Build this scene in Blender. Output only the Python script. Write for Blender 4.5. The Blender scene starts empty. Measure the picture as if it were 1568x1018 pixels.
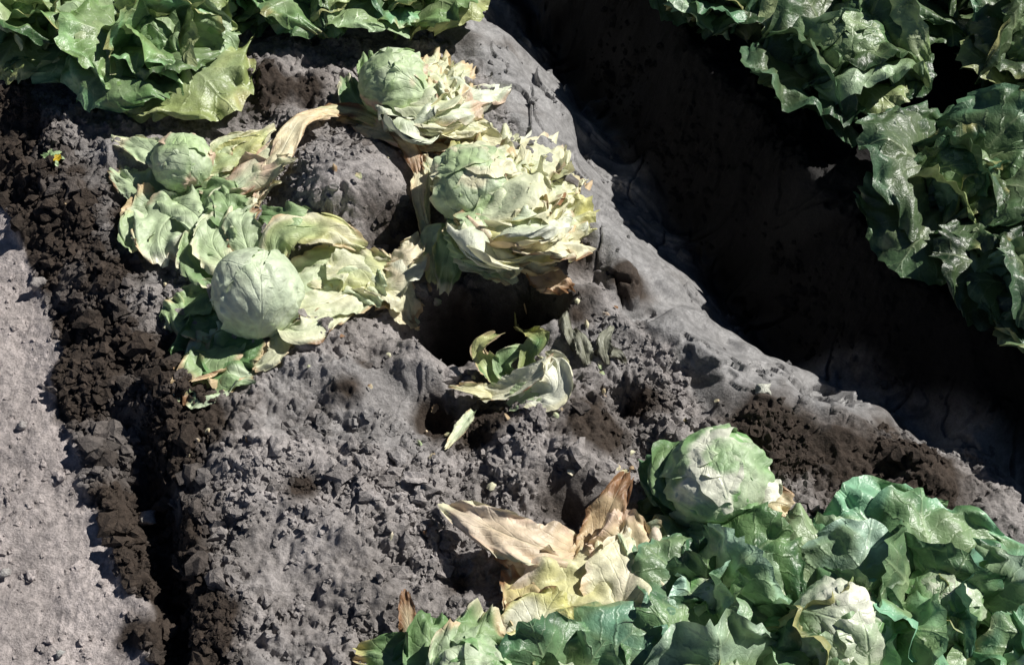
import bpy, math, random
import numpy as np
from mathutils import Vector
rng = np.random.default_rng(7)
random.seed(7)
sc = bpy.context.scene

# ------------------------------------------------------------ camera
CAM = np.array([0.0, -1.5, 2.15]); 
FW = -CAM/np.linalg.norm(CAM); RT = np.array([1., 0, 0]); UP = np.cross(RT, FW)
TH = math.tan(math.radians(19.0))
cd = bpy.data.cameras.new("camera"); cam = bpy.data.objects.new("camera", cd)
sc.collection.objects.link(cam); cam.location = CAM
cam.rotation_euler = Vector(FW).to_track_quat('-Z', 'Y').to_euler()
cd.sensor_width = 36; cd.lens = 18/TH; cd.clip_start = .05; cd.clip_end = 1000
sc.camera = cam

def PZ(u, v, z=0.0):
    d = FW + RT*((u-784)/784*TH) + UP*((509-v)/784*TH)
    t = (z-CAM[2])/d[2]
    return CAM + d*t

# ------------------------------------------------------------ noise
def _h(a, b, c, seed):
    n = (a.astype(np.int64)*374761393 + b.astype(np.int64)*668265263 + c*1274126177 + seed*974634777) & 0xffffffff
    n = ((n ^ (n >> 13))*1274126177) & 0xffffffff
    n = (n ^ (n >> 16)) & 0xffffffff
    n = (n*2246822519) & 0xffffffff
    n = n ^ (n >> 15)
    return n/4294967295.0
def vn2(x, y, seed=0):
    xi = np.floor(x); yi = np.floor(y); fx = x-xi; fy = y-yi
    fx = fx*fx*fx*(fx*(fx*6-15)+10); fy = fy*fy*fy*(fy*(fy*6-15)+10)
    xi = xi.astype(np.int64); yi = yi.astype(np.int64)
    a = _h(xi, yi, 0, seed); b = _h(xi+1, yi, 0, seed); c = _h(xi, yi+1, 0, seed); d = _h(xi+1, yi+1, 0, seed)
    return (a+(b-a)*fx+(c-a)*fy+(a-b-c+d)*fx*fy)*2-1
def vn3(x, y, z, seed=0):
    zi = np.floor(z); fz = z-zi; fz = fz*fz*(3-2*fz); zi = zi.astype(np.int64)
    xi = np.floor(x); yi = np.floor(y); fx = x-xi; fy = y-yi
    fx = fx*fx*(3-2*fx); fy = fy*fy*(3-2*fy)
    xi = xi.astype(np.int64); yi = yi.astype(np.int64)
    o = []
    for k in (0, 1):
        a = _h(xi, yi, zi+k, seed); b = _h(xi+1, yi, zi+k, seed); c = _h(xi, yi+1, zi+k, seed); d = _h(xi+1, yi+1, zi+k, seed)
        o.append(a+(b-a)*fx+(c-a)*fy+(a-b-c+d)*fx*fy)
    return (o[0]*(1-fz)+o[1]*fz)*2-1
def fbm2(x, y, f, n=4, seed=0):
    r = 0; a = 1
    for i in range(n):
        r = r + a*vn2(x*f, y*f, seed+i); a *= .5; f *= 2.07
    return r
def worley(x, y, cell, seed=0):
    X = x/cell; Y = y/cell
    xi = np.floor(X).astype(np.int64); yi = np.floor(Y).astype(np.int64)
    f1 = np.full(x.shape, 9.); f2 = np.full(x.shape, 9.); r = np.zeros(x.shape)
    for i in (-1, 0, 1):
        for j in (-1, 0, 1):
            a = xi+i; b = yi+j
            d = np.hypot(a+_h(a, b, 1, seed)-X, b+_h(a, b, 2, seed)-Y)
            m = d < f1
            f2 = np.where(m, f1, np.minimum(f2, d))
            r = np.where(m, _h(a, b, 3, seed), r)
            f1 = np.where(m, d, f1)
    return f1, f2, r
def ss(a, b, x):
    t = np.clip((x-a)/(b-a), 0, 1); return t*t*(3-2*t)

# ------------------------------------------------------------ terrain
def poly(pts, z=0.0):
    P = np.array([PZ(u, v, z)[:2] for u, v in pts])
    a = P[0]+(P[0]-P[1])/np.linalg.norm(P[0]-P[1])*300
    b = P[-1]+(P[-1]-P[-2])/np.linalg.norm(P[-1]-P[-2])*300
    return np.vstack([a, P, b])
def sdist(x, y, P):
    best = np.full(x.shape, 1e9); sg = np.ones(x.shape)
    for i in range(len(P)-1):
        ax, ay = P[i]; bx, by = P[i+1]; dx, dy = bx-ax, by-ay
        t = np.clip(((x-ax)*dx+(y-ay)*dy)/(dx*dx+dy*dy), 0, 1)
        d = np.hypot(x-ax-t*dx, y-ay-t*dy)
        c = dx*(y-ay)-dy*(x-ax)
        m = d < best
        best = np.where(m, d, best); sg = np.where(m, np.sign(c), sg)
    return best*sg
EL = poly([(-160, -40), (40, 200), (120, 400), (215, 600), (275, 800), (300, 1018)])
ER = poly([(600, -120), (700, 10), (800, 170), (940, 370), (1020, 500), (1120, 590), (1350, 650), (1520, 760), (1620, 960)])
EB = poly([(930, -100), (1030, 100), (1190, 260), (1340, 430), (1550, 560), (1800, 660)])
PE = poly([(-120, 60), (5, 290), (55, 450), (92, 640), (160, 800), (240, 1018)])
bumps = [  # u,v,radius m, height, power
 (545, 305, .115, .12, 3), (500, 580, .12, .045, 2), (690, 494, .066, -.17, 4), (760, 488, .068, -.18, 4), (825, 472, .045, -.12, 4), (840, 690, .10, .05, 3), (665, 645, .035, -.05, 3),
 (985, 470, .045, -.06, 3), (945, 610, .035, -.06, 3), (430, 130, .10, .03, 2), (870, 790, .05, -.02, 2), (930, 740, .06, .02, 2), (640, 560, .05, .045, 3), (720, 590, .03, .02, 2),
 (1250, 700, .15, .03, 2), (560, 820, .16, .02, 2), (560, 920, .06, .02, 2), (1060, 470, .05, .02, 2), (1080, 560, .05, .02, 2), (860, 130, .04, .04, 2),
 (1150, 470, .04, .03, 2), (450, 440, .05, -.02, 2), (570, 650, .03, .02, 2), (470, 700, .04, .015, 2), (380, 760, .06, .02, 2), (600, 740, .03, -.025, 2), (1030, 400, .03, .02, 3), (1110, 430, .03, -.03, 3)]
bw = [(PZ(u, v)[:2], r, h, p) for u, v, r, h, p in bumps]
def macro(x, y):
    dL = sdist(x, y, EL); dR = -sdist(x, y, ER); dB = sdist(x, y, EB)
    near = ss(-.05, -.35, y)
    z = -.065 + .065*ss(-.15, .04, dL+.02*vn2(x*9, y*9, 5)) - .075*near*np.exp(-((dL+.035+.01*vn2(x*14, y*14, 17))/.030)**2)
    z = z - .32*ss(.04, -.30, dR+.03*vn2(x*11, y*11, 6)) + .32*ss(-.13, .06, dB)
    wx = x+.012*vn2(x*16, y*16, 15); wy = y+.012*vn2(x*16, y*16, 16)
    for c, r, h, p in bw:
        z = z + h*np.exp(-(((wx-c[0])**2+(wy-c[1])**2)/(r*r))**(p/2))
    inb = ss(-.02, .06, dL)*ss(-.05, .05, dR)
    z = z + inb*.018*fbm2(x, y, 7, 2, 9)
    return z, dL, dR, dB
c0m = PZ(900, 520)[:2]
def masks(x, y, dL, dR, dB):
    dP = sdist(x, y, PE)+.02*vn2(x*14, y*14, 77)
    path = ss(.015, -.015, dP)
    lower = ss(.0, -.09, y+0.155)
    mud = ss(.085, .04, dR+.04*vn2(x*8, y*8, 3)+.012*vn2(x*40, y*40, 4))*(1-ss(-.10, 0, dB))*(1-.85*lower)
    mud = np.maximum(mud, .7*np.exp(-((x-c0m[0])**2+(y-c0m[1])**2)/.010))
    mud = np.maximum(mud, .55*ss(.15, .5, vn2(x*6+3, y*6, 88))*ss(.03, .08, dL)*(1-path))
    return path, np.clip(mud, 0, 1), lower
def detail(x, y, path, mud):
    wx = x+.014*vn2(x*38, y*38, 21)+.006*vn2(x*105, y*105, 23)+.002*vn2(x*250, y*250, 25); wy = y+.014*vn2(x*38, y*38, 22)+.006*vn2(x*105, y*105, 24)+.002*vn2(x*250, y*250, 26)
    a1, b1, r1 = worley(wx, wy, .060, 31); a2, b2, r2 = worley(wx, wy, .028, 32); a3, b3, r3 = worley(wx, wy, .014, 33)
    am = .12+.88*ss(-.25, .35, vn2(x*6, y*6, 39)+.35*vn2(x*15, y*15, 38))
    dome = lambda a, b: np.minimum(ss(0, .30, b-a), np.maximum(0, 1-(a/.85)**2)*1.5)
    lump = am*(.018*dome(a1, b1)*r1**1.7 + .011*dome(a2, b2)*r2**1.6 + .0045*dome(a3, b3)*r3)
    lump = lump + .014*fbm2(x, y, 15, 4, 40) + (.0016+.0022*am)*fbm2(x, y, 85, 3, 45)
    q0 = fbm2(x*.75+y*.35, y*1.4, 11, 2, 50)
    flow = .011*q0 + .0028*vn2((x+y*.5)*50, (y-x*.4)*20, 52)+.0006*fbm2(x, y, 120, 2, 51)
    e, f, g = worley(x+.03*vn2(x*10, y*10, 61)+.006*vn2(x*60, y*60, 65), y+.03*vn2(x*10, y*10, 62), .16, 60)
    crack = -.022*ss(.035, .0, f-e)*ss(-.1, .3, vn2(x*7, y*7, 63))
    q = vn2(x*7+1.4*vn2(x*11, y*11, 8), y*7+.3*vn2(x*40, y*40, 10), 64); ledge = .014*ss(-.03, .03, q)+.009*ss(.28, .34, q)+.008*ss(-.44, -.38, q)
    mm = flow+crack+ledge
    pth = .006*fbm2(x, y, 16, 4, 70)+.003*ss(0, .5, b3-a3)*r3**2*ss(-.3, .3, vn2(x*11, y*11, 71))+.0010*fbm2(x, y, 110, 2, 72)
    soil = lump*(1-mud)+mm*mud
    return soil*(1-path)+pth*path
def H(x, y, det=.6):
    x = np.asarray(x, float); y = np.asarray(y, float)
    z, dL, dR, dB = macro(x, y); p, m, l = masks(x, y, dL, dR, dB)
    return z+det*detail(x, y, p, m)

damp_shade = [(120, 600, .09), (110, 530, .06), (150, 730, .06), (610, 360, .06), (870, 775, .07), (1300, 720, .13), (1200, 690, .11), (560, 250, .03), (1440, 760, .10),  # damp brown soil, plus pit entries that paint in the hollow's shade
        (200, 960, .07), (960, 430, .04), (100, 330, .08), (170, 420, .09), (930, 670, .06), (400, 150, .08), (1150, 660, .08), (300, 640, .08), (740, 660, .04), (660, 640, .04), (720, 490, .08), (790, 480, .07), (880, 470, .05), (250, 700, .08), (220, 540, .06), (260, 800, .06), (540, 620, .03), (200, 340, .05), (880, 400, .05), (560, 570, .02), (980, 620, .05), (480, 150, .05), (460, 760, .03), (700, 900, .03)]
dw = [(PZ(u, v)[:2], r) for u, v, r in damp_shade]
hw = [(PZ(u, v)[:2], r) for u, v, r in [(690, 480, .06), (760, 470, .07), (820, 455, .05)]]  # pit spots whose shade is painted into the soil colour
def soilcol(x, y):
    z, dL, dR, dB = macro(x, y); path, mud, lower = masks(x, y, dL, dR, dB)
    grey = np.array([.385, .357, .346]); brown = np.array([.060, .045, .035]); pc = np.array([.48, .43, .415]); mc = np.array([.295, .290, .290]); shadow = np.array([.008, .007, .007])  # last one is near-black painted shade for furrow, right bed and pit
    n = fbm2(x, y, 9, 4, 90)
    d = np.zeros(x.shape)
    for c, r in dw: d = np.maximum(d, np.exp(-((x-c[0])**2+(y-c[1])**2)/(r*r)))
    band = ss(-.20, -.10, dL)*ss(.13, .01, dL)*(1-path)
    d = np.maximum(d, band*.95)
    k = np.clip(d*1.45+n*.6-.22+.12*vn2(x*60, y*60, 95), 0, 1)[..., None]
    c = grey*(1+.30*n[..., None]*np.array([1, 1.02, 1.05]))
    c = c*(1-mud[..., None])+mc*mud[..., None]*(1+.12*n[..., None])
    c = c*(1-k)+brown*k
    kp = (path*ss(.95, .6, d+.3*n))[..., None]
    c = c*(1-kp)+pc*kp*(1+.16*n[..., None])
    ksh = np.maximum(ss(-.10, -.03, dB), ss(-.19, -.26, dR))  # mask of shade painted onto right-bed ground and furrow floor
    for q, r in hw: ksh = np.maximum(ksh, .85*np.exp(-(((x-q[0])**2+(y-q[1])**2)/(r*r))**2))
    ksh = ksh[..., None]
    c = c*(1-ksh)+shadow*ksh
    return np.clip(c, .007, 1), path, mud, band

def mesh_obj(name, V, F, mat, col=None, luv=None, smooth=True):
    me = bpy.data.meshes.new(name); F = np.asarray(F); k = F.shape[1]
    me.vertices.add(len(V)); me.vertices.foreach_set("co", np.asarray(V, np.float32).ravel())
    me.loops.add(F.size); me.loops.foreach_set("vertex_index", F.astype(np.int32).ravel())
    me.polygons.add(len(F)); me.polygons.foreach_set("loop_start", np.arange(0, F.size, k, dtype=np.int32))
    me.polygons.foreach_set("loop_total", np.full(len(F), k, np.int32))
    me.polygons.foreach_set("use_smooth", np.full(len(F), smooth, bool))
    me.update(calc_edges=True); me.validate()
    if col is not None:
        a = me.attributes.new("tint", 'FLOAT_COLOR', 'POINT')
        a.data.foreach_set("color", np.hstack([col, np.ones((len(col), 1))]).astype(np.float32).ravel())
    if luv is not None:
        a = me.attributes.new("luv", 'FLOAT_VECTOR', 'POINT'); a.data.foreach_set("vector", np.asarray(luv, np.float32).ravel())
    me.materials.append(mat); ob = bpy.data.objects.new(name, me); sc.collection.objects.link(ob); return ob

# ------------------------------------------------------------ materials
def nt(name):
    m = bpy.data.materials.new(name); m.use_nodes = True; t = m.node_tree; t.nodes.clear(); return m, t
def soil_mat(name, bumpd=.6):
    m, t = nt(name); N = t.nodes.new; L = t.links.new
    out = N('ShaderNodeOutputMaterial'); b = N('ShaderNodeBsdfPrincipled'); b.inputs['Specular IOR Level'].default_value = .35
    at = N('ShaderNodeAttribute'); at.attribute_name = "tint"; g = N('ShaderNodeNewGeometry')
    lu = N('ShaderNodeAttribute'); lu.attribute_name = "luv"; sx = N('ShaderNodeSeparateXYZ'); L(lu.outputs['Vector'], sx.inputs[0])
    def R(src, a, b_, c, d):
        n = N('ShaderNodeMapRange'); n.inputs[1].default_value = a; n.inputs[2].default_value = b_; n.inputs[3].default_value = c; n.inputs[4].default_value = d; L(src, n.inputs[0]); return n.outputs[0]
    n1 = N('ShaderNodeTexNoise'); n1.inputs['Scale'].default_value = 230; n1.inputs['Detail'].default_value = 6; n1.inputs['Roughness'].default_value = .7
    n2 = N('ShaderNodeTexNoise'); n2.inputs['Scale'].default_value = 60; n2.inputs['Detail'].default_value = 6
    L(g.outputs['Position'], n1.inputs['Vector']); L(g.outputs['Position'], n2.inputs['Vector'])
    mu = N('ShaderNodeMath'); mu.operation = 'MULTIPLY'; L(R(n1.outputs[0], .25, .75, .60, 1.40), mu.inputs[0]); L(R(n2.outputs[0], .3, .7, .72, 1.28), mu.inputs[1])
    vm = N('ShaderNodeVectorMath'); vm.operation = 'SCALE'; L(at.outputs['Color'], vm.inputs[0]); L(mu.outputs[0], vm.inputs['Scale'])
    L(vm.outputs[0], b.inputs['Base Color'])
    ad = N('ShaderNodeMath'); L(n1.outputs[0], ad.inputs[0]); L(n2.outputs[0], ad.inputs[1])
    L(R(sx.outputs[0], 0, 1, .88, .42), b.inputs['Roughness'])
    bp = N('ShaderNodeBump'); L(R(sx.outputs[0], 0, 1, bumpd, .30), bp.inputs['Strength']); bp.inputs['Distance'].default_value = .006
    L(ad.outputs[0], bp.inputs['Height']); L(bp.outputs[0], b.inputs['Normal']); L(b.outputs[0], out.inputs[0])
    return m
def leaf_mat(name, rough=.42, trans=.22, vein=1.0, spec=.5):
    m, t = nt(name); N = t.nodes.new; L = t.links.new
    def M(op, a, b=None, c=None):
        n = N('ShaderNodeMath'); n.operation = op
        for i, v in enumerate((a, b, c)):
            if v is None: continue
            if isinstance(v, (int, float)): n.inputs[i].default_value = v
            else: L(v, n.inputs[i])
        return n.outputs[0]
    out = N('ShaderNodeOutputMaterial'); b = N('ShaderNodeBsdfPrincipled')
    at = N('ShaderNodeAttribute'); at.attribute_name = "tint"; lu = N('ShaderNodeAttribute'); lu.attribute_name = "luv"
    sx = N('ShaderNodeSeparateXYZ'); L(lu.outputs['Vector'], sx.inputs[0]); g = N('ShaderNodeNewGeometry')
    n1 = N('ShaderNodeTexNoise'); n1.inputs['Scale'].default_value = 50; n1.inputs['Detail'].default_value = 5; L(g.outputs['Position'], n1.inputs['Vector'])
    n2 = N('ShaderNodeTexVoronoi'); n2.feature = 'DISTANCE_TO_EDGE'; n2.inputs['Scale'].default_value = 100; 
    va = N('ShaderNodeVectorMath'); va.operation = 'SCALE'; va.inputs['Scale'].default_value = .012; L(n1.outputs['Color'], va.inputs[0])
    vb = N('ShaderNodeVectorMath'); L(g.outputs['Position'], vb.inputs[0]); L(va.outputs[0], vb.inputs[1]); L(vb.outputs[0], n2.inputs['Vector'])
    ta = M('ABSOLUTE', sx.outputs[0])
    s2 = M('ADD', sx.outputs[1], M('MULTIPLY', n1.outputs[0], .12))
    ph = M('MULTIPLY', M('SUBTRACT', s2, M('MULTIPLY', ta, .55)), 40.0)
    side = M('POWER', M('MAXIMUM', M('SINE', ph), 0.0), 12.0)
    side = M('MULTIPLY', side, M('SUBTRACT', 1.0, M('MULTIPLY', ta, .5)))
    wr = M('SUBTRACT', .085, M('MULTIPLY', sx.outputs[1], .07))
    mid = M('MAXIMUM', M('SUBTRACT', 1.0, M('DIVIDE', ta, wr)), 0.0)
    ret = M('MAXIMUM', M('SUBTRACT', 1.0, M('MULTIPLY', n2.outputs['Distance'], 9.0)), 0.0)
    vs = M('MINIMUM', M('ADD', M('ADD', M('MULTIPLY', side, .6), mid), M('MULTIPLY', ret, .14)), 1.0)
    vs = M('MULTIPLY', vs, vein)
    mr = N('ShaderNodeMapRange'); mr.inputs[1].default_value = .3; mr.inputs[2].default_value = .7; mr.inputs[3].default_value = .78; mr.inputs[4].default_value = 1.2; L(n1.outputs[0], mr.inputs[0])
    vm = N('ShaderNodeVectorMath'); vm.operation = 'SCALE'; L(at.outputs['Color'], vm.inputs[0]); L(mr.outputs[0], vm.inputs['Scale'])
    v3 = N('ShaderNodeVectorMath'); v3.operation = 'MULTIPLY_ADD'; L(vm.outputs[0], v3.inputs[0]); v3.inputs[1].default_value = (.9, .9, .9); v3.inputs[2].default_value = (.18, .20, .12)
    mx = N('ShaderNodeMix'); mx.data_type = 'RGBA'; L(M('MULTIPLY', vs, .75), mx.inputs['Factor']); L(vm.outputs[0], mx.inputs['A']); L(v3.outputs[0], mx.inputs['B'])
    L(mx.outputs['Result'], b.inputs['Base Color']); b.inputs['Roughness'].default_value = rough; b.inputs['Specular IOR Level'].default_value = spec
    hh = M('ADD', M('MULTIPLY', vs, -.9), M('MULTIPLY', n1.outputs[0], 1.8))
    bp = N('ShaderNodeBump'); bp.inputs['Strength'].default_value = .42; bp.inputs['Distance'].default_value = .005; L(hh, bp.inputs['Height']); L(bp.outputs[0], b.inputs['Normal'])
    tr = N('ShaderNodeBsdfTranslucent'); L(mx.outputs['Result'], tr.inputs[0])
    ms = N('ShaderNodeMixShader'); ms.inputs[0].default_value = trans; L(b.outputs[0], ms.inputs[1]); L(tr.outputs[0], ms.inputs[2]); L(ms.outputs[0], out.inputs[0])
    return m
SOIL = soil_mat("field_soil", .85); CLOD = soil_mat("soil_clod", .9)
LEAF = leaf_mat("lettuce_leaf", .42, .12, .9, .8); DRY = leaf_mat("wilted_leaf", .48, .12, .7, .55)

# ------------------------------------------------------------ ground sheet
def axis(a, b, st):
    c = list(np.arange(a, b, st)); d = st; l = [a]; r = [c[-1]]
    while r[-1] < 160: d *= 1.10; r.append(r[-1]+d)
    d = st
    while l[-1] > -160: d *= 1.10; l.append(l[-1]-d)
    return np.array(l[:0:-1]+c+r[1:])
xs = axis(-1.15, 1.15, .0027); ys = axis(-.66, .98, .0027)
X, Y = np.meshgrid(xs, ys); nx, ny = len(xs), len(ys)
Zm, dL, dR, dB = macro(X, Y); pm, mm, lo = masks(X, Y, dL, dR, dB)
fade = ss(6, 2, np.hypot(X, Y))
Z = Zm+detail(X, Y, pm, mm)*fade
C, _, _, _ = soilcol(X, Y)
idx = np.arange(nx*ny).reshape(ny, nx)
F = np.stack([idx[:-1, :-1], idx[:-1, 1:], idx[1:, 1:], idx[1:, :-1]], -1).reshape(-1, 4)
glo = mm*ss(-.02, .10, -dR+.05)
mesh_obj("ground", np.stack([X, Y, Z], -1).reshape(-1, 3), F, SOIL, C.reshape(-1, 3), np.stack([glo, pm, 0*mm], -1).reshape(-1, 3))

# ------------------------------------------------------------ clods
import bmesh
bm = bmesh.new(); bmesh.ops.create_icosphere(bm, subdivisions=2, radius=1); tv = np.array([v.co[:] for v in bm.verts]); tf = np.array([[v.index for v in f.verts] for f in bm.faces]); bm.free()
tmpl = []
for k in range(18):
    n = .55*vn3(tv[:, 0]*1.2+k*9, tv[:, 1]*1.2, tv[:, 2]*1.2, 5)+.65*vn3(tv[:, 0]*2.9+k*5, tv[:, 1]*2.9, tv[:, 2]*2.9, 6)
    q = np.sign(tv)*np.abs(tv)**.7
    tmpl.append(q*(1+n)[:, None]*np.array([1, .8, .65]))
NC = 130000
cx = rng.uniform(-1.15, 1.15, NC); cy = rng.uniform(-.66, .98, NC)
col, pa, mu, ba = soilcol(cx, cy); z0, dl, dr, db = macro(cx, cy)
dens = .08+.8*np.clip(vn2(cx*9, cy*9, 300)+.5*vn2(cx*25, cy*25, 301), 0, 1)+.22*ba
dens = dens*(1-.9*pa)*(1-.975*mu)*ss(.02, -.05, db)
dens = np.where(pa > .5, .05+.08*np.clip(vn2(cx*7, cy*7, 303), 0, 1), dens)
keep = rng.uniform(0, 1, NC) < dens*.75
cx, cy, col, pa, mu, ba = cx[keep], cy[keep], col[keep], pa[keep], mu[keep], ba[keep]
cz = H(cx, cy, 1.0); n = len(cx)
r = np.clip(np.exp(rng.normal(math.log(.0035), .58, n)), .0013, .017)*np.where(pa > .5, .75, 1)*np.where(ba > .4, 1.3, 1)
ang = rng.uniform(0, 6.28, n); V = np.zeros((n, len(tv), 3))
T = np.array(tmpl)[rng.integers(0, 18, n)]*rng.uniform(.7, 1.25, (n, 1, 3)); ca, sa = np.cos(ang)[:, None], np.sin(ang)[:, None]
V[..., 0] = (T[..., 0]*ca-T[..., 1]*sa)*r[:, None]+cx[:, None]; V[..., 1] = (T[..., 0]*sa+T[..., 1]*ca)*r[:, None]+cy[:, None]
V[..., 2] = T[..., 2]*r[:, None]+(cz+.1*r)[:, None]
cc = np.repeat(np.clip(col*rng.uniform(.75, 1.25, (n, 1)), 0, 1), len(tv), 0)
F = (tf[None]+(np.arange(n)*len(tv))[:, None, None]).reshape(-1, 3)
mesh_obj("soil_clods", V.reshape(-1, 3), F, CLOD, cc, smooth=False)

# ------------------------------------------------------------ leaves
GD = (.045, .11, .045); GM = (.14, .27, .10); GB = (.20, .37, .21); GP = (.42, .55, .29); MINT = (.60, .71, .48); CREAM = (.86, .83, .58); YEL = (.66, .64, .27)
STRAW = (.74, .57, .35); PINK = (.78, .60, .45); BRN = (.30, .16, .08); WHITE = (.88, .90, .74)
class Plant:
    def __init__(s, name, mat): s.V = []; s.F = []; s.C = []; s.U = []; s.n = 0; s.name = name; s.mat = mat
    def add(s, P, C, U):
        a, b = P.shape[:2]; i = np.arange(a*b).reshape(a, b)+s.n
        s.F.append(np.stack([i[:-1, :-1], i[:-1, 1:], i[1:, 1:], i[1:, :-1]], -1).reshape(-1, 4))
        s.V.append(P.reshape(-1, 3)); s.C.append(C.reshape(-1, 3)); s.U.append(U.reshape(-1, 3)); s.n += a*b
    def done(s): return mesh_obj(s.name, np.vstack(s.V), np.vstack(s.F), s.mat, np.vstack(s.C), np.vstack(s.U))
def G(u, v, dz=0.):
    z = 0.
    for _ in range(8):
        p = PZ(u, v, z+dz); z = .5*z+.5*float(macro(p[0:1], p[1:2])[0][0])
    return PZ(u, v, z+dz)
def nrm(a): return a/np.maximum(np.linalg.norm(a, axis=-1, keepdims=True), 1e-9)
def leaf(pl, sp, W, c0, c1, c2=None, seed=0, ruffle=.12, pucker=.05, cup=.2, drape=True, spot=.35, NS=38, NT=26, jag=.06, base=.28, side0=None, rf=9, edgec=None, frill=0.):
    sp = np.asarray(sp, float); m = len(sp)
    q = np.vstack([2*sp[0]-sp[1], sp, 2*sp[-1]-sp[-2]]); D = []
    for i in range(m-1):
        t = np.linspace(0, 1, 16, endpoint=(i == m-2))[:, None]; p0, p1, p2, p3 = q[i:i+4]
        D.append(.5*((2*p1)+(-p0+p2)*t+(2*p0-5*p1+4*p2-p3)*t**2+(-p0+3*p1-3*p2+p3)*t**3))
    D = np.vstack(D); L = np.r_[0, np.cumsum(np.linalg.norm(np.diff(D, axis=0), axis=1))]; Ltot = L[-1]; L /= L[-1]
    Tn = nrm(np.gradient(D, axis=0))
    if side0 is None: S = nrm(np.cross(Tn, np.array([0, 0, 1.])+1e-4))
    else: S = nrm(np.broadcast_to(np.asarray(side0, float), Tn.shape)-Tn*(Tn@np.asarray(side0, float))[:, None])
    Nn = nrm(np.cross(S, Tn))
    s, t = np.meshgrid(np.linspace(0, 1, NS), np.linspace(-1, 1, NT), indexing='ij')
    e = np.clip(np.maximum(np.abs(t)**2.2, ss(.5, 1, s)), 0, 1)
    se = s*(1-.30*np.abs(t)**2.4)*(1-.09*np.abs(vn2(t*5, s*0+seed, seed+3))*ss(.7, 1, s))
    ip = lambda A: np.stack([np.interp(se, L, A[:, k]) for k in range(3)], -1)
    P, Sd, Nm = ip(D), ip(S), ip(Nn)
    w = W*(base+(1-base)*np.sin(np.pi/2*np.minimum(1, s/.5)))*(1-.22*ss(.65, 1, s))
    edge = 1+jag*vn2(s*24, np.sign(t)*3+seed, seed)*1.3+.12*vn2(s*6, np.sign(t)*3+seed, seed+1)
    w = w*(1+(edge-1)*np.abs(t)**2)
    mar = np.arctan2(t, (s-.35)*1.4)
    rl = np.sin(mar*rf+seed*1.7+2.2*vn2(s*4, t*2, seed+9))*.6+.8*vn2(mar*rf*.6, e*2+seed, seed+10)
    hgt = W*(cup*t**2+ruffle*e*rl*2.0+frill*e**2*np.sin(mar*rf*3.1+seed+3*vn2(s*6, t*3, seed+19)))
    ux, vx = t*W, s*Ltot
    hgt = hgt+W*pucker*(1.5*vn2(ux*26+seed, vx*26, seed+4)+.7*vn2(ux*60+seed, vx*60, seed+5))*(.35+.65*np.minimum(1, np.abs(t)*2))
    hgt = hgt-W*.06*np.exp(-(t/.08)**2)*(1-s)
    P = P+Sd*(t*w+W*ruffle*.4*e*vn2(mar*rf, e+3+seed, seed+12))[..., None]+Nm*hgt[..., None]
    if drape:
        g = H(P[..., 0], P[..., 1], .7)
        lo = g+.010+.004*vn2(ux*50, vx*50, seed+6)-.006*e; d = P[..., 2]-lo
        P[..., 2] = lo+.5*(d+np.sqrt(d*d+.00003))
    c0, c1 = np.array(c0), np.array(c1)
    k = np.clip(.15+.7*s+.35*(np.abs(t)-.4)+.25*vn2(ux*18, vx*18, seed+7), 0, 1)[..., None]
    C = c0*(1-k)+c1*k
    if c2 is not None:
        k = ss(1-spot-.15, 1-spot+.2, .5*e+.5*(.5+.9*vn2(ux*22+5, vx*22, seed+8)))[..., None]; C = C*(1-k)+np.array(c2)*k
    C = np.clip(C*(1+.10*vn2(ux*90, vx*90, seed+2))[..., None], 0, 1)
    if edgec is not None:
        k = (ss(.84, 1.0, np.maximum(np.abs(t), s)+.08*vn2(ux*60, vx*60, seed+15))*ss(-.3, .3, vn2(mar*3, e*0+seed, seed+14)))[..., None]; C = C*(1-k)+np.array(edgec)*k
    pl.add(P, C, np.stack([t, s, np.full(s.shape, seed % 7/7)], -1))
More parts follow.
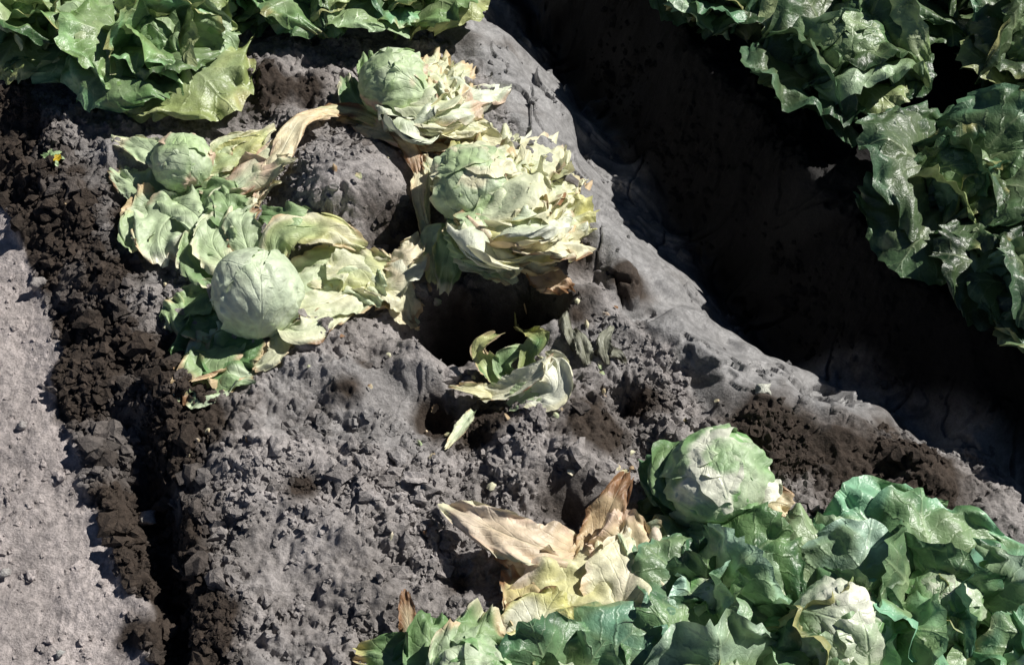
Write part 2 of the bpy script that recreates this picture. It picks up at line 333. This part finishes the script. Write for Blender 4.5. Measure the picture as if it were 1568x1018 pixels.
def head(pl, c, R, seed, axis=(0, 0, 1), cols=(GP, MINT, None), n=7, flat=.9, crk=1.0):
    ax = nrm(np.array(axis, float)); rr = np.random.default_rng(seed)
    a = nrm(np.cross(ax, [0.31, 1, .2])); b = np.cross(ax, a)
    s, t = np.meshgrid(np.linspace(0, 1, 48), np.linspace(-1, 1, 44), indexing='ij')
    for k in range(n+1):
        az = k*2.39996+rr.uniform(-.3, .3)+seed; o = math.cos(az)*a+math.sin(az)*b; kk = np.cross(ax, o)
        top = -2.9 if k == 0 else rr.uniform(-.5, .45); wid = 1.6 if k == 0 else rr.uniform(.85, 1.2)
        th = 2.9+(top-2.9)*s*(1-.12*t**2)*(1+.02*vn2(t*6, s*0+k, seed)); d = np.cos(th)[..., None]*ax+np.sin(th)[..., None]*o
        wn = wid*(.35+.65*np.sin(np.pi/2*np.minimum(1, s/.5)))*(1+.09*vn2(s*9, np.sign(t)*2+k, seed)*np.abs(t))
        an = t*wn; P = d*np.cos(an)[..., None]+kk*np.sin(an)[..., None]
        e = np.maximum(np.abs(t)**6, s**8) if k else 0*s
        x, y, z = P[..., 0], P[..., 1], P[..., 2]
        ra = R*(.90+.018*k+.06*vn3(x*1.8, y*1.8, z*1.8, seed)+crk*(.035*vn3(x*4, y*4, z*4, seed+k)+.028*vn3(x*8, y*8, z*8, seed+k)+.012*vn3(x*17, y*17, z*17, seed+k))
            +(.04+.045*crk)*e*(.5+vn2(s*7+t*4, s*0+k, seed))+.022*np.exp(-(t/.05)**2)*(1-s*.7)+.010*np.sin((s-.5*np.abs(t))*40))
        ce = P*ra[..., None]; ce = ce-ax*((ce@ax)*(1-flat))[..., None]
        c0, c1, c2 = [None if q is None else np.array(q) for q in cols]
        m = np.clip(.5+.8*vn3(x*1.8+k, y*1.8, z*1.8, seed+3)+.2*(k % 3-1), 0, 1)[..., None]; C = c0*(1-m)+c1*m
        if c2 is not None:
            q = ss(.30, .6, vn3(x*2+9, y*2, z*2, seed+6)+.3*e)[..., None]; C = C*(1-q)+c2*q
        C = C*(1+.10*vn3(x*14, y*14, z*14, seed+5))[..., None]
        pl.add(ce+np.array(c), np.clip(C, 0, 1), np.stack([t, s, s*0], -1))
def healthy(u, v, R, seed, name="lettuce", hr=.4, dark=1.0, hc=None, nout=8, pale=0., up=0., hz=1.25, hue=(1, 1, 1), rnd=1.0):
    pl = Plant(name, LEAF); rr = np.random.default_rng(seed); c = G(u, v); hue = np.array(hue)
    for ring, (n, ln, e0, e1, W, cu) in enumerate([(nout, 1.18, 40, -30, .53, .12), (7, 1.02, 64, 8, .60, .28), (5, .86, 86, 48, .66, .45)]):
        for i in range(n):
            az = (i+rr.uniform(-.35, .35)*rnd+.5*ring)/n*6.283+seed; l = R*ln*rr.uniform(.78, 1.18); ea = math.radians(e0+up+rr.uniform(-12, 12)*rnd); eb = math.radians(e1+up+rr.uniform(-32, 32)*rnd)
            p = c+np.array([math.cos(az), math.sin(az), 0])*R*.06+np.array([0, 0, .01]); sp = [p]; tw = rr.uniform(-.4, .4)
            for j in range(8):
                f = ea+(eb-ea)*((j+.5)/8)**1.2; aa = az+tw*(j/8)**2
                p = p+l/8*np.array([math.cos(f)*math.cos(aa), math.cos(f)*math.sin(aa), math.sin(f)]); sp.append(p)
            g = rr.uniform(.6, 1.4)*dark; A = np.array(GM)*g; B = np.array(GD if rr.uniform() < .35 else GB)*g*1.2
            if rr.uniform() < pale: A = A*.4+np.array(GP)*.6; B = B*.4+np.array(MINT)*.6
            tn = rr.uniform(-.12, .12); hh = hue*np.array([1+tn, 1, 1-tn*1.5])
            leaf(pl, sp, l*W*rr.uniform(.88, 1.12), np.array(GP)*dark*.8, A*hh, B*hh, seed=seed*31+i+ring*100, ruffle=.065, pucker=.034, cup=cu, drape=True, side0=(-math.sin(az), math.cos(az), 0), rf=7, jag=.055, frill=.025, edgec=np.array(YEL)*.7 if rr.uniform() < .2 else None)
    hR = R*hr
    head(pl, c+np.array([0, 0, hR*hz]), hR, seed+5, (rr.uniform(-.4, .4), rr.uniform(-.4, .4), 1), hc or (np.array(GM)*1.3*dark, np.array(GP)*dark, None), n=6, crk=1.3)
    return pl.done()

for i, (u, v, R, hr) in enumerate([(65, 50, .17, .34), (250, 100, .175, .34), (480, 15, .15, .32), (620, 10, .16, .34), (-90, -30, .2, .4), (160, -90, .2, .4), (400, -120, .2, .4), (560, -170, .2, .4), (345, 15, .13, .3)]):
    healthy(u, v, R, 11+i, hr=hr, dark=.85, pale=.35, up=10, hue=(1.05, 1, .8), rnd=1.2)
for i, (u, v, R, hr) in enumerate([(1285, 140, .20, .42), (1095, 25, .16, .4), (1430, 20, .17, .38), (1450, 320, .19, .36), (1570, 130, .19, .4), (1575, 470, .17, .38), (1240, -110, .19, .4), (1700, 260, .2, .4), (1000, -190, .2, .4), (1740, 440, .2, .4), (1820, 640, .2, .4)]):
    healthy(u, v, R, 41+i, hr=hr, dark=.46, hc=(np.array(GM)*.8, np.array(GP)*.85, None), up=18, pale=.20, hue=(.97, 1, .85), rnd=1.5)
for i, (u, v, R, hr) in enumerate([(1270, 1010, .20, .40), (1075, 950, .15, .30), (1420, 960, .185, .34), (1580, 1110, .2, .4), (1110, 1130, .18, .4), (860, 1100, .15, .36)]):
    healthy(u, v, R, 71+i, hr=hr, dark=.98, pale=.38, hc=(np.array(GM)*1.4, WHITE, None), hue=(.95, 1, 1.05), up=5, rnd=1.2)

def wl(pl, pts, wpx, c0, c1, c2=None, seed=0, **k):
    sp = [G(*p) if len(p) == 3 else G(p[0], p[1], .014) for p in pts]
    a = dict(ruffle=.12, pucker=.15, cup=.05, drape=True, rf=7, jag=.08, base=.38, frill=.03, edgec=[STRAW, None, CREAM, BRN, None, STRAW][seed % 6]); a.update(k)
    leaf(pl, sp, wpx*.00120, c0, c1, c2, seed=seed, **a)

p = Plant("wilted_lettuce", DRY)
head(p, G(280, 248, .05), .056, 3, (-.2, -.2, 1), (np.array(GP)*1.2, MINT, np.array(PINK)), crk=.8)
for i, (pts, w, a, b, c) in enumerate([
 ([(290, 275, .04), (235, 235, .05), (165, 212, .02)], 26, MINT, GP, CREAM), ([(270, 290), (215, 285, .03), (168, 262, .02)], 34, GP, MINT, None),
 ([(280, 300), (230, 320, .03), (185, 345, .02)], 40, GP, MINT, STRAW), ([(290, 310), (245, 355, .03), (255, 410, .02)], 52, GP, MINT, WHITE), ([(270, 320), (215, 350, .02), (215, 395, .02)], 36, MINT, GP, None),
 ([(310, 265, .03), (360, 235, .04), (425, 195, .03)], 26, GP, YEL, CREAM), ([(310, 290), (370, 275, .04), (455, 240, .03)], 34, GP, CREAM, PINK),
 ([(320, 320, .03), (390, 260, .05), (440, 215, .05), (460, 180, .04)], 24, MINT, CREAM, PINK), ([(300, 320), (330, 300, .04), (360, 340, .02)], 36, GM, GP, None),
 ([(330, 270, .03), (345, 220, .04), (400, 210, .03)], 20, GP, CREAM, None), ([(340, 340, .03), (380, 300, .04), (430, 275, .03)], 26, GP, MINT, CREAM), ([(250, 300, .02), (300, 330, .04), (330, 390, .03)], 32, GP, MINT, None)]): wl(p, pts, w, a, b, c, 200+i)
p.done()
p = Plant("wilted_lettuce", DRY)
head(p, G(393, 447, .065), .078, 8, (.25, -.3, 1), (MINT, (.78, .87, .66), None), n=8, flat=.96, crk=.35)
for i, (pts, w, a, b, c) in enumerate([
 ([(380, 480), (310, 495, .02), (250, 455, .03)], 40, GM, GP, None), ([(370, 490), (310, 520, .02), (258, 545, .02)], 38, GM, GM, GP), ([(340, 440, .03), (280, 470, .03), (252, 510, .02)], 30, GM, GP, None),
 ([(385, 510), (330, 560, .02), (290, 625, .02)], 60, GM, GP, MINT), ([(400, 520), (355, 550, .02), (335, 605, .02)], 44, GM, GM, STRAW), ([(370, 500), (310, 560, .03), (262, 590, .03)], 34, GM, GP, BRN), ([(430, 500), (425, 540, .02), (385, 568, .02)], 18, MINT, CREAM, None),
 ([(365, 420, .03), (325, 370, .05), (350, 315, .04)], 34, GP, MINT, CREAM), ([(350, 440), (300, 400, .04), (300, 350, .03)], 30, GM, GP, None), ([(385, 400, .03), (370, 340, .06), (395, 315, .05)], 28, GP, MINT, None),
 ([(345, 350, .04), (350, 320, .05), (330, 290, .04)], 32, GM, GP, None), ([(420, 410, .04), (430, 360, .06), (500, 350, .05), (565, 380, .03)], 32, GP, YEL, CREAM),
 ([(440, 430, .03), (520, 405, .04), (590, 430, .03), (650, 475, .02)], 44, MINT, YEL, CREAM), ([(440, 480, .02), (500, 465, .04), (570, 445, .03), (645, 500, .015)], 36, CREAM, MINT, STRAW),
 ([(440, 450, .02), (510, 430, .04), (570, 415, .03), (610, 400, .03)], 40, MINT, CREAM, None), ([(430, 500), (470, 505, .03), (550, 460, .03)], 26, MINT, CREAM, None),
 ([(400, 330, .04), (440, 330, .05), (500, 340, .03)], 24, GM, GP, None), ([(580, 450, .03), (620, 415, .04), (655, 375, .04)], 30, CREAM, WHITE, STRAW), ([(580, 440, .03), (620, 450, .04), (640, 500, .03)], 30, CREAM, CREAM, STRAW),
 ([(500, 420, .05), (540, 420, .05), (590, 460, .04)], 34, CREAM, MINT, None)]): wl(p, pts, w, a, b, c, 240+i)
p.done()
p = Plant("bleached_lettuce", DRY)
head(p, G(730, 285, .085), .080, 14, (.3, .1, 1), (np.array(GP)*1.1, MINT, CREAM), n=8, flat=.85, crk=1.3)
k = 0
for layer, (dz, ln) in enumerate([(.015, 1.0), (.045, .93), (.07, .84), (.09, .70)]):
    for (tu, tv) in [(775, 225), (840, 235), (885, 280), (910, 335), (910, 385), (860, 410), (800, 420), (755, 415)]:
        k += 1; j1, j2 = rng.uniform(-24, 24, 2); bu, bv = 735, 325
        eu, ev = bu+(tu-bu)*ln+j1, bv+(tv-bv)*ln+j2
        wl(p, [(bu+15, bv, dz*.7+.02), ((bu*.5+eu*.5), (bv*.5+ev*.5), dz+.045), (eu, ev, max(.015, dz-.02))], rng.uniform(42, 62), MINT if k % 3 else CREAM, CREAM if k % 4 else WHITE, [PINK, None, WHITE, STRAW, YEL][k % 5], 300+k, spot=.2, pucker=.17, ruffle=.15, rf=8, frill=.07)
for i, (pts, w, a, b, c) in enumerate([([(720, 330, .06), (690, 380, .06), (680, 455, .05)], 28, GP, GM, YEL), ([(690, 300, .06), (665, 260, .05), (640, 245, .03)], 22, MINT, CREAM, None),
 ([(700, 360, .06), (665, 360, .05), (660, 440, .03)], 20, MINT, YEL, None), ([(720, 350, .06), (740, 390, .07), (790, 430, .07)], 36, GP, MINT, CREAM), ([(700, 330, .08), (720, 370, .09), (760, 415, .08)], 34, GP, GP, None),
 ([(800, 400, .04), (840, 430, .04), (880, 450, .03)], 26, STRAW, PINK, BRN), ([(650, 235, .04), (640, 300, .03), (655, 360, .02)], 12, CREAM, STRAW, None), ([(735, 300, .12), (760, 350, .12), (820, 380, .08)], 44, GP, MINT, None)]): wl(p, pts, w, a, b, c, 350+i)
p.done()
p = Plant("bleached_lettuce", DRY)
head(p, G(605, 130, .07), .070, 24, (-.1, -.2, 1), (np.array(GP)*1.2, (.70, .80, .56), np.array(PINK)), n=7, crk=.8)
k = 0
for dz, ln in [(.015, 1.0), (.035, .85), (.05, .7)]:
    for (tu, tv) in [(690, 85), (735, 105), (775, 155), (765, 195), (715, 215), (650, 220)]:
        k += 1; j1, j2 = rng.uniform(-18, 18, 2); bu, bv = 620, 165
        eu, ev = bu+(tu-bu)*ln+j1, bv+(tv-bv)*ln+j2
        wl(p, [(bu, bv, dz*.7+.01), (bu*.5+eu*.5, bv*.5+ev*.5, dz+.03), (eu, ev, max(.015, dz-.02))], rng.uniform(32, 46), MINT, CREAM if k % 3 else WHITE, [PINK, None, WHITE][k % 3], 400+k, spot=.2, ruffle=.16, pucker=.17, rf=8, frill=.07)
for i, (pts, w, a, b, c) in enumerate([([(600, 180), (550, 160, .04), (525, 110, .05)], 30, GP, GM, None), ([(600, 190), (560, 190, .03), (515, 180, .03)], 18, YEL, STRAW, None),
 ([(600, 150, .05), (570, 105, .07), (560, 80, .06)], 30, GM, GP, None), ([(540, 190, .03), (610, 210, .03), (705, 235, .02)], 20, CREAM, STRAW, PINK), ([(620, 215, .03), (670, 220, .03), (705, 250, .02)], 24, STRAW, PINK, BRN),
 ([(690, 215, .03), (740, 215, .03), (790, 235, .02)], 24, CREAM, CREAM, STRAW)]): wl(p, pts, w, a, b, c, 440+i)
p.done()
for i, (pts, w, a, b, c) in enumerate([
 ([(395, 305, .04), (430, 235, .05), (465, 182, .06), (535, 172, .04)], 18, CREAM, STRAW, PINK), ([(480, 168, .04), (545, 172, .05), (610, 205, .03)], 15, CREAM, YEL, BRN),
 ([(590, 410, .03), (625, 385, .05), (650, 360, .04)], 22, PINK, CREAM, None), ([(650, 250, .04), (648, 320, .03), (658, 400, .03)], 12, MINT, STRAW, None), ([(600, 470), (620, 485, .03), (640, 505, .03)], 16, CREAM, STRAW, None),
 ([(600, 200, .04), (630, 230, .04), (648, 290, .03)], 14, STRAW, PINK, BRN)]):
    q = Plant("dry_lettuce_leaf", DRY); wl(q, pts, w, a, b, c, 460+i, pucker=.18); q.done()
p = Plant("shrivelled_lettuce", DRY)
for i, (pts, w, a, b, c) in enumerate([
 ([(790, 610), (745, 560, .03), (735, 530, .06), (775, 508, .08)], 16, GP, YEL, GM), ([(800, 610), (810, 550, .06), (825, 518, .07), (790, 503, .05)], 15, GM, YEL, None), ([(790, 600), (770, 560, .04), (790, 540, .05), (815, 530, .03)], 14, GM, GP, None),
 ([(735, 608, .02), (780, 598, .04), (830, 565, .07), (850, 540, .08)], 18, CREAM, WHITE, None), ([(800, 620), (850, 600, .03), (850, 560, .07), (825, 540, .07)], 24, WHITE, WHITE, CREAM), ([(790, 605), (730, 598, .03), (685, 592, .02)], 12, YEL, CREAM, None),
 ([(725, 630, .02), (700, 665, .02), (680, 690, .015)], 9, MINT, CREAM, None), ([(780, 625), (810, 605, .03), (860, 590, .03)], 18, MINT, GP, None)]): wl(p, pts, w, a, b, c, 480+i, cup=.5, pucker=.12, base=.5)
p.done()
p = Plant("rotted_lettuce_leaves", DRY)
for i, (pts, w) in enumerate([([(900, 560), (890, 520, .03), (880, 500, .02)], 12), ([(930, 560), (925, 520, .03), (940, 500, .02)], 11), ([(910, 540), (945, 540, .02), (960, 560, .01)], 10), ([(880, 540), (870, 510, .02), (855, 480, .01)], 9)]):
    wl(p, pts, w, (.24, .24, .18), (.36, .37, .29), (.05, .045, .03), 500+i, pucker=.3, edgec=None)
p.done()
p = Plant("wilted_lettuce", DRY)
head(p, G(1095, 735, .07), .082, 33, (-.2, .1, 1), (np.array(GM)*1.6, MINT, WHITE), n=8, crk=1.2)
for i, (pts, w, a, b, c) in enumerate([
 ([(1080, 790), (1020, 740, .05), (980, 695, .06)], 40, GM, GB, None), ([(1080, 800), (1020, 780, .03), (975, 790, .03)], 44, GM, GD, None), ([(1070, 780, .04), (1030, 720, .09), (1060, 675, .09)], 38, GP, GM, None),
 ([(1100, 800), (1060, 830, .03), (1000, 835, .03)], 40, GM, GP, CREAM), ([(1130, 790, .02), (1180, 770, .05), (1215, 780, .04)], 32, CREAM, STRAW, BRN), ([(1120, 800), (1160, 825, .04), (1215, 805, .03)], 34, MINT, GP, STRAW),
 ([(1120, 770, .05), (1160, 740, .09), (1180, 715, .07)], 34, WHITE, WHITE, None), ([(1110, 800), (1120, 840, .04), (1130, 880, .02)], 38, GP, GP, None)]): wl(p, pts, w, a, b, c, 520+i, edgec=STRAW if i == 4 else None)
p.done()
LP = (.86, .74, .60)
for i, (pts, w, a, b, c) in enumerate([
 ([(900, 842, .04), (830, 838, .06), (760, 812, .06), (672, 765, .05)], 34, STRAW, LP, PINK), ([(885, 865, .03), (820, 870, .03), (750, 842, .02)], 22, CREAM, LP, BRN),
 ([(900, 870, .03), (920, 810, .06), (940, 765, .07), (965, 715, .06)], 26, STRAW, STRAW, BRN), ([(850, 1000, .03), (875, 930, .06), (915, 870, .06), (915, 820, .05)], 84, YEL, CREAM, LP),
 ([(940, 970, .03), (960, 890, .07), (985, 800, .06)], 52, CREAM, CREAM, LP), ([(930, 900, .04), (955, 840, .07), (950, 775, .08)], 44, CREAM, STRAW, PINK), ([(790, 990, .02), (800, 930, .04), (775, 865, .03)], 26, YEL, STRAW, BRN),
 ([(830, 1000, .03), (830, 950, .06), (860, 900, .07)], 46, WHITE, CREAM, YEL), ([(630, 990, .02), (625, 950, .04), (618, 898, .05)], 13, CREAM, STRAW, BRN), ([(1010, 865, .04), (985, 830, .07), (955, 800, .07)], 34, CREAM, MINT, None)]):
    q = Plant("dry_lettuce_leaf", DRY); wl(q, pts, w, a, b, c, 560+i, pucker=.11, base=.6, jag=.05, ruffle=.09); q.done()
p = Plant("wilted_lettuce", DRY)
head(p, G(720, 1035, .06), .065, 44, (0, 0, 1), (np.array(GM)*1.5, MINT, None), n=6, crk=2)
for i, (pts, w, a, b, c) in enumerate([
 ([(700, 1060), (610, 1010, .03), (535, 995, .02)], 36, GP, GM, YEL), ([(720, 1050), (660, 980, .07), (670, 935, .06)], 46, GP, GM, GB), ([(740, 1050), (730, 980, .08), (750, 930, .06)], 48, GP, GM, STRAW),
 ([(760, 1050), (800, 1000, .06), (830, 965, .03)], 38, CREAM, YEL, STRAW), ([(700, 1050), (640, 1010, .04), (600, 1030, .02)], 36, GM, GM, None), ([(720, 1060), (700, 1000, .09), (710, 960, .08)], 40, GM, MINT, GP)]): wl(p, pts, w, a, b, c, 600+i)
p.done()
p = Plant("leaf_litter", DRY)
spots = [(600, 470, 60), (860, 600, 70), (700, 640, 60), (650, 250, 60), (940, 640, 80), (720, 880, 60), (900, 440, 60), (330, 640, 70), (520, 680, 120), (1000, 700, 60), (280, 420, 80)]
for i in range(70):
    u, v, sg = spots[i % len(spots)]; b0 = G(u+rng.normal(0, sg), v+rng.normal(0, sg*.7), .010); a = rng.uniform(0, 6.28); l = rng.uniform(.005, .016); d = np.array([math.cos(a), math.sin(a), 0])*l
    leaf(p, [b0, b0+d*.5+[0, 0, .003], b0+d], l*rng.uniform(.2, .5), [CREAM, STRAW, BRN, LP][i % 4], [STRAW, BRN, GP, CREAM][(i//4) % 4], seed=900+i, NS=8, NT=6, pucker=.4)
p.done()
def stone(u, v, r, k, c):
    P = tmpl[k]*r; o = G(u, v, r*.6+.006); mesh_obj("stone", P+o, tf, CLOD, np.tile(np.array([c]), (len(P), 1)))
stone(222, 795, .013, 2, (.62, .58, .52)); stone(1170, 597, .011, 4, (.75, .76, .66)); stone(972, 220, .012, 5, (.35, .35, .36)); stone(860, 330, .009, 1, (.4, .4, .4)); stone(60, 432, .013, 7, (.42, .39, .37)); stone(35, 650, .008, 3, (.5, .47, .45)); stone(8, 875, .009, 6, (.5, .48, .46)); stone(90, 1000, .007, 8, (.5, .5, .48))
p = Plant("weed", LEAF)
for i in range(7):
    a = i*.9; b0 = G(80, 245, .012); d = np.array([math.cos(a), math.sin(a), 0])
    leaf(p, [b0, b0+d*.012+[0, 0, .006], b0+d*.026+[0, 0, .002]], .006, GM, GP, seed=700+i, NS=10, NT=8)
for i in range(6):
    a = i*1.05; b0 = G(88, 243, .030); d = np.array([math.cos(a), math.sin(a), .3])
    leaf(p, [b0, b0+d*.005, b0+d*.010], .004, (.7, .5, .02), (.7, .5, .02), seed=710+i, NS=6, NT=5, drape=False)
p.done()

# ------------------------------------------------------------ light
az, el = math.radians(27), math.radians(45)
D = Vector((math.cos(el)*math.cos(az), math.cos(el)*math.sin(az), math.sin(el)))
sd = bpy.data.lights.new("sun", 'SUN'); sd.energy = 5; sd.angle = math.radians(.5); sd.color = (1, .965, .905)
so = bpy.data.objects.new("sun", sd); so.rotation_euler = D.to_track_quat('Z', 'Y').to_euler(); sc.collection.objects.link(so)
w = bpy.data.worlds.new("World"); sc.world = w; w.use_nodes = True; t = w.node_tree; bg = t.nodes['Background']
sk = t.nodes.new('ShaderNodeTexSky'); sk.sky_type = 'NISHITA'; sk.sun_disc = False; sk.sun_elevation = el; sk.sun_rotation = math.pi/2-az
sk.altitude = 3000; sk.air_density = .5; sk.dust_density = .1
t.links.new(sk.outputs[0], bg.inputs[0]); bg.inputs[1].default_value = .05
sc.view_settings.view_transform = 'Standard'; sc.view_settings.look = 'None'; sc.view_settings.exposure = 0
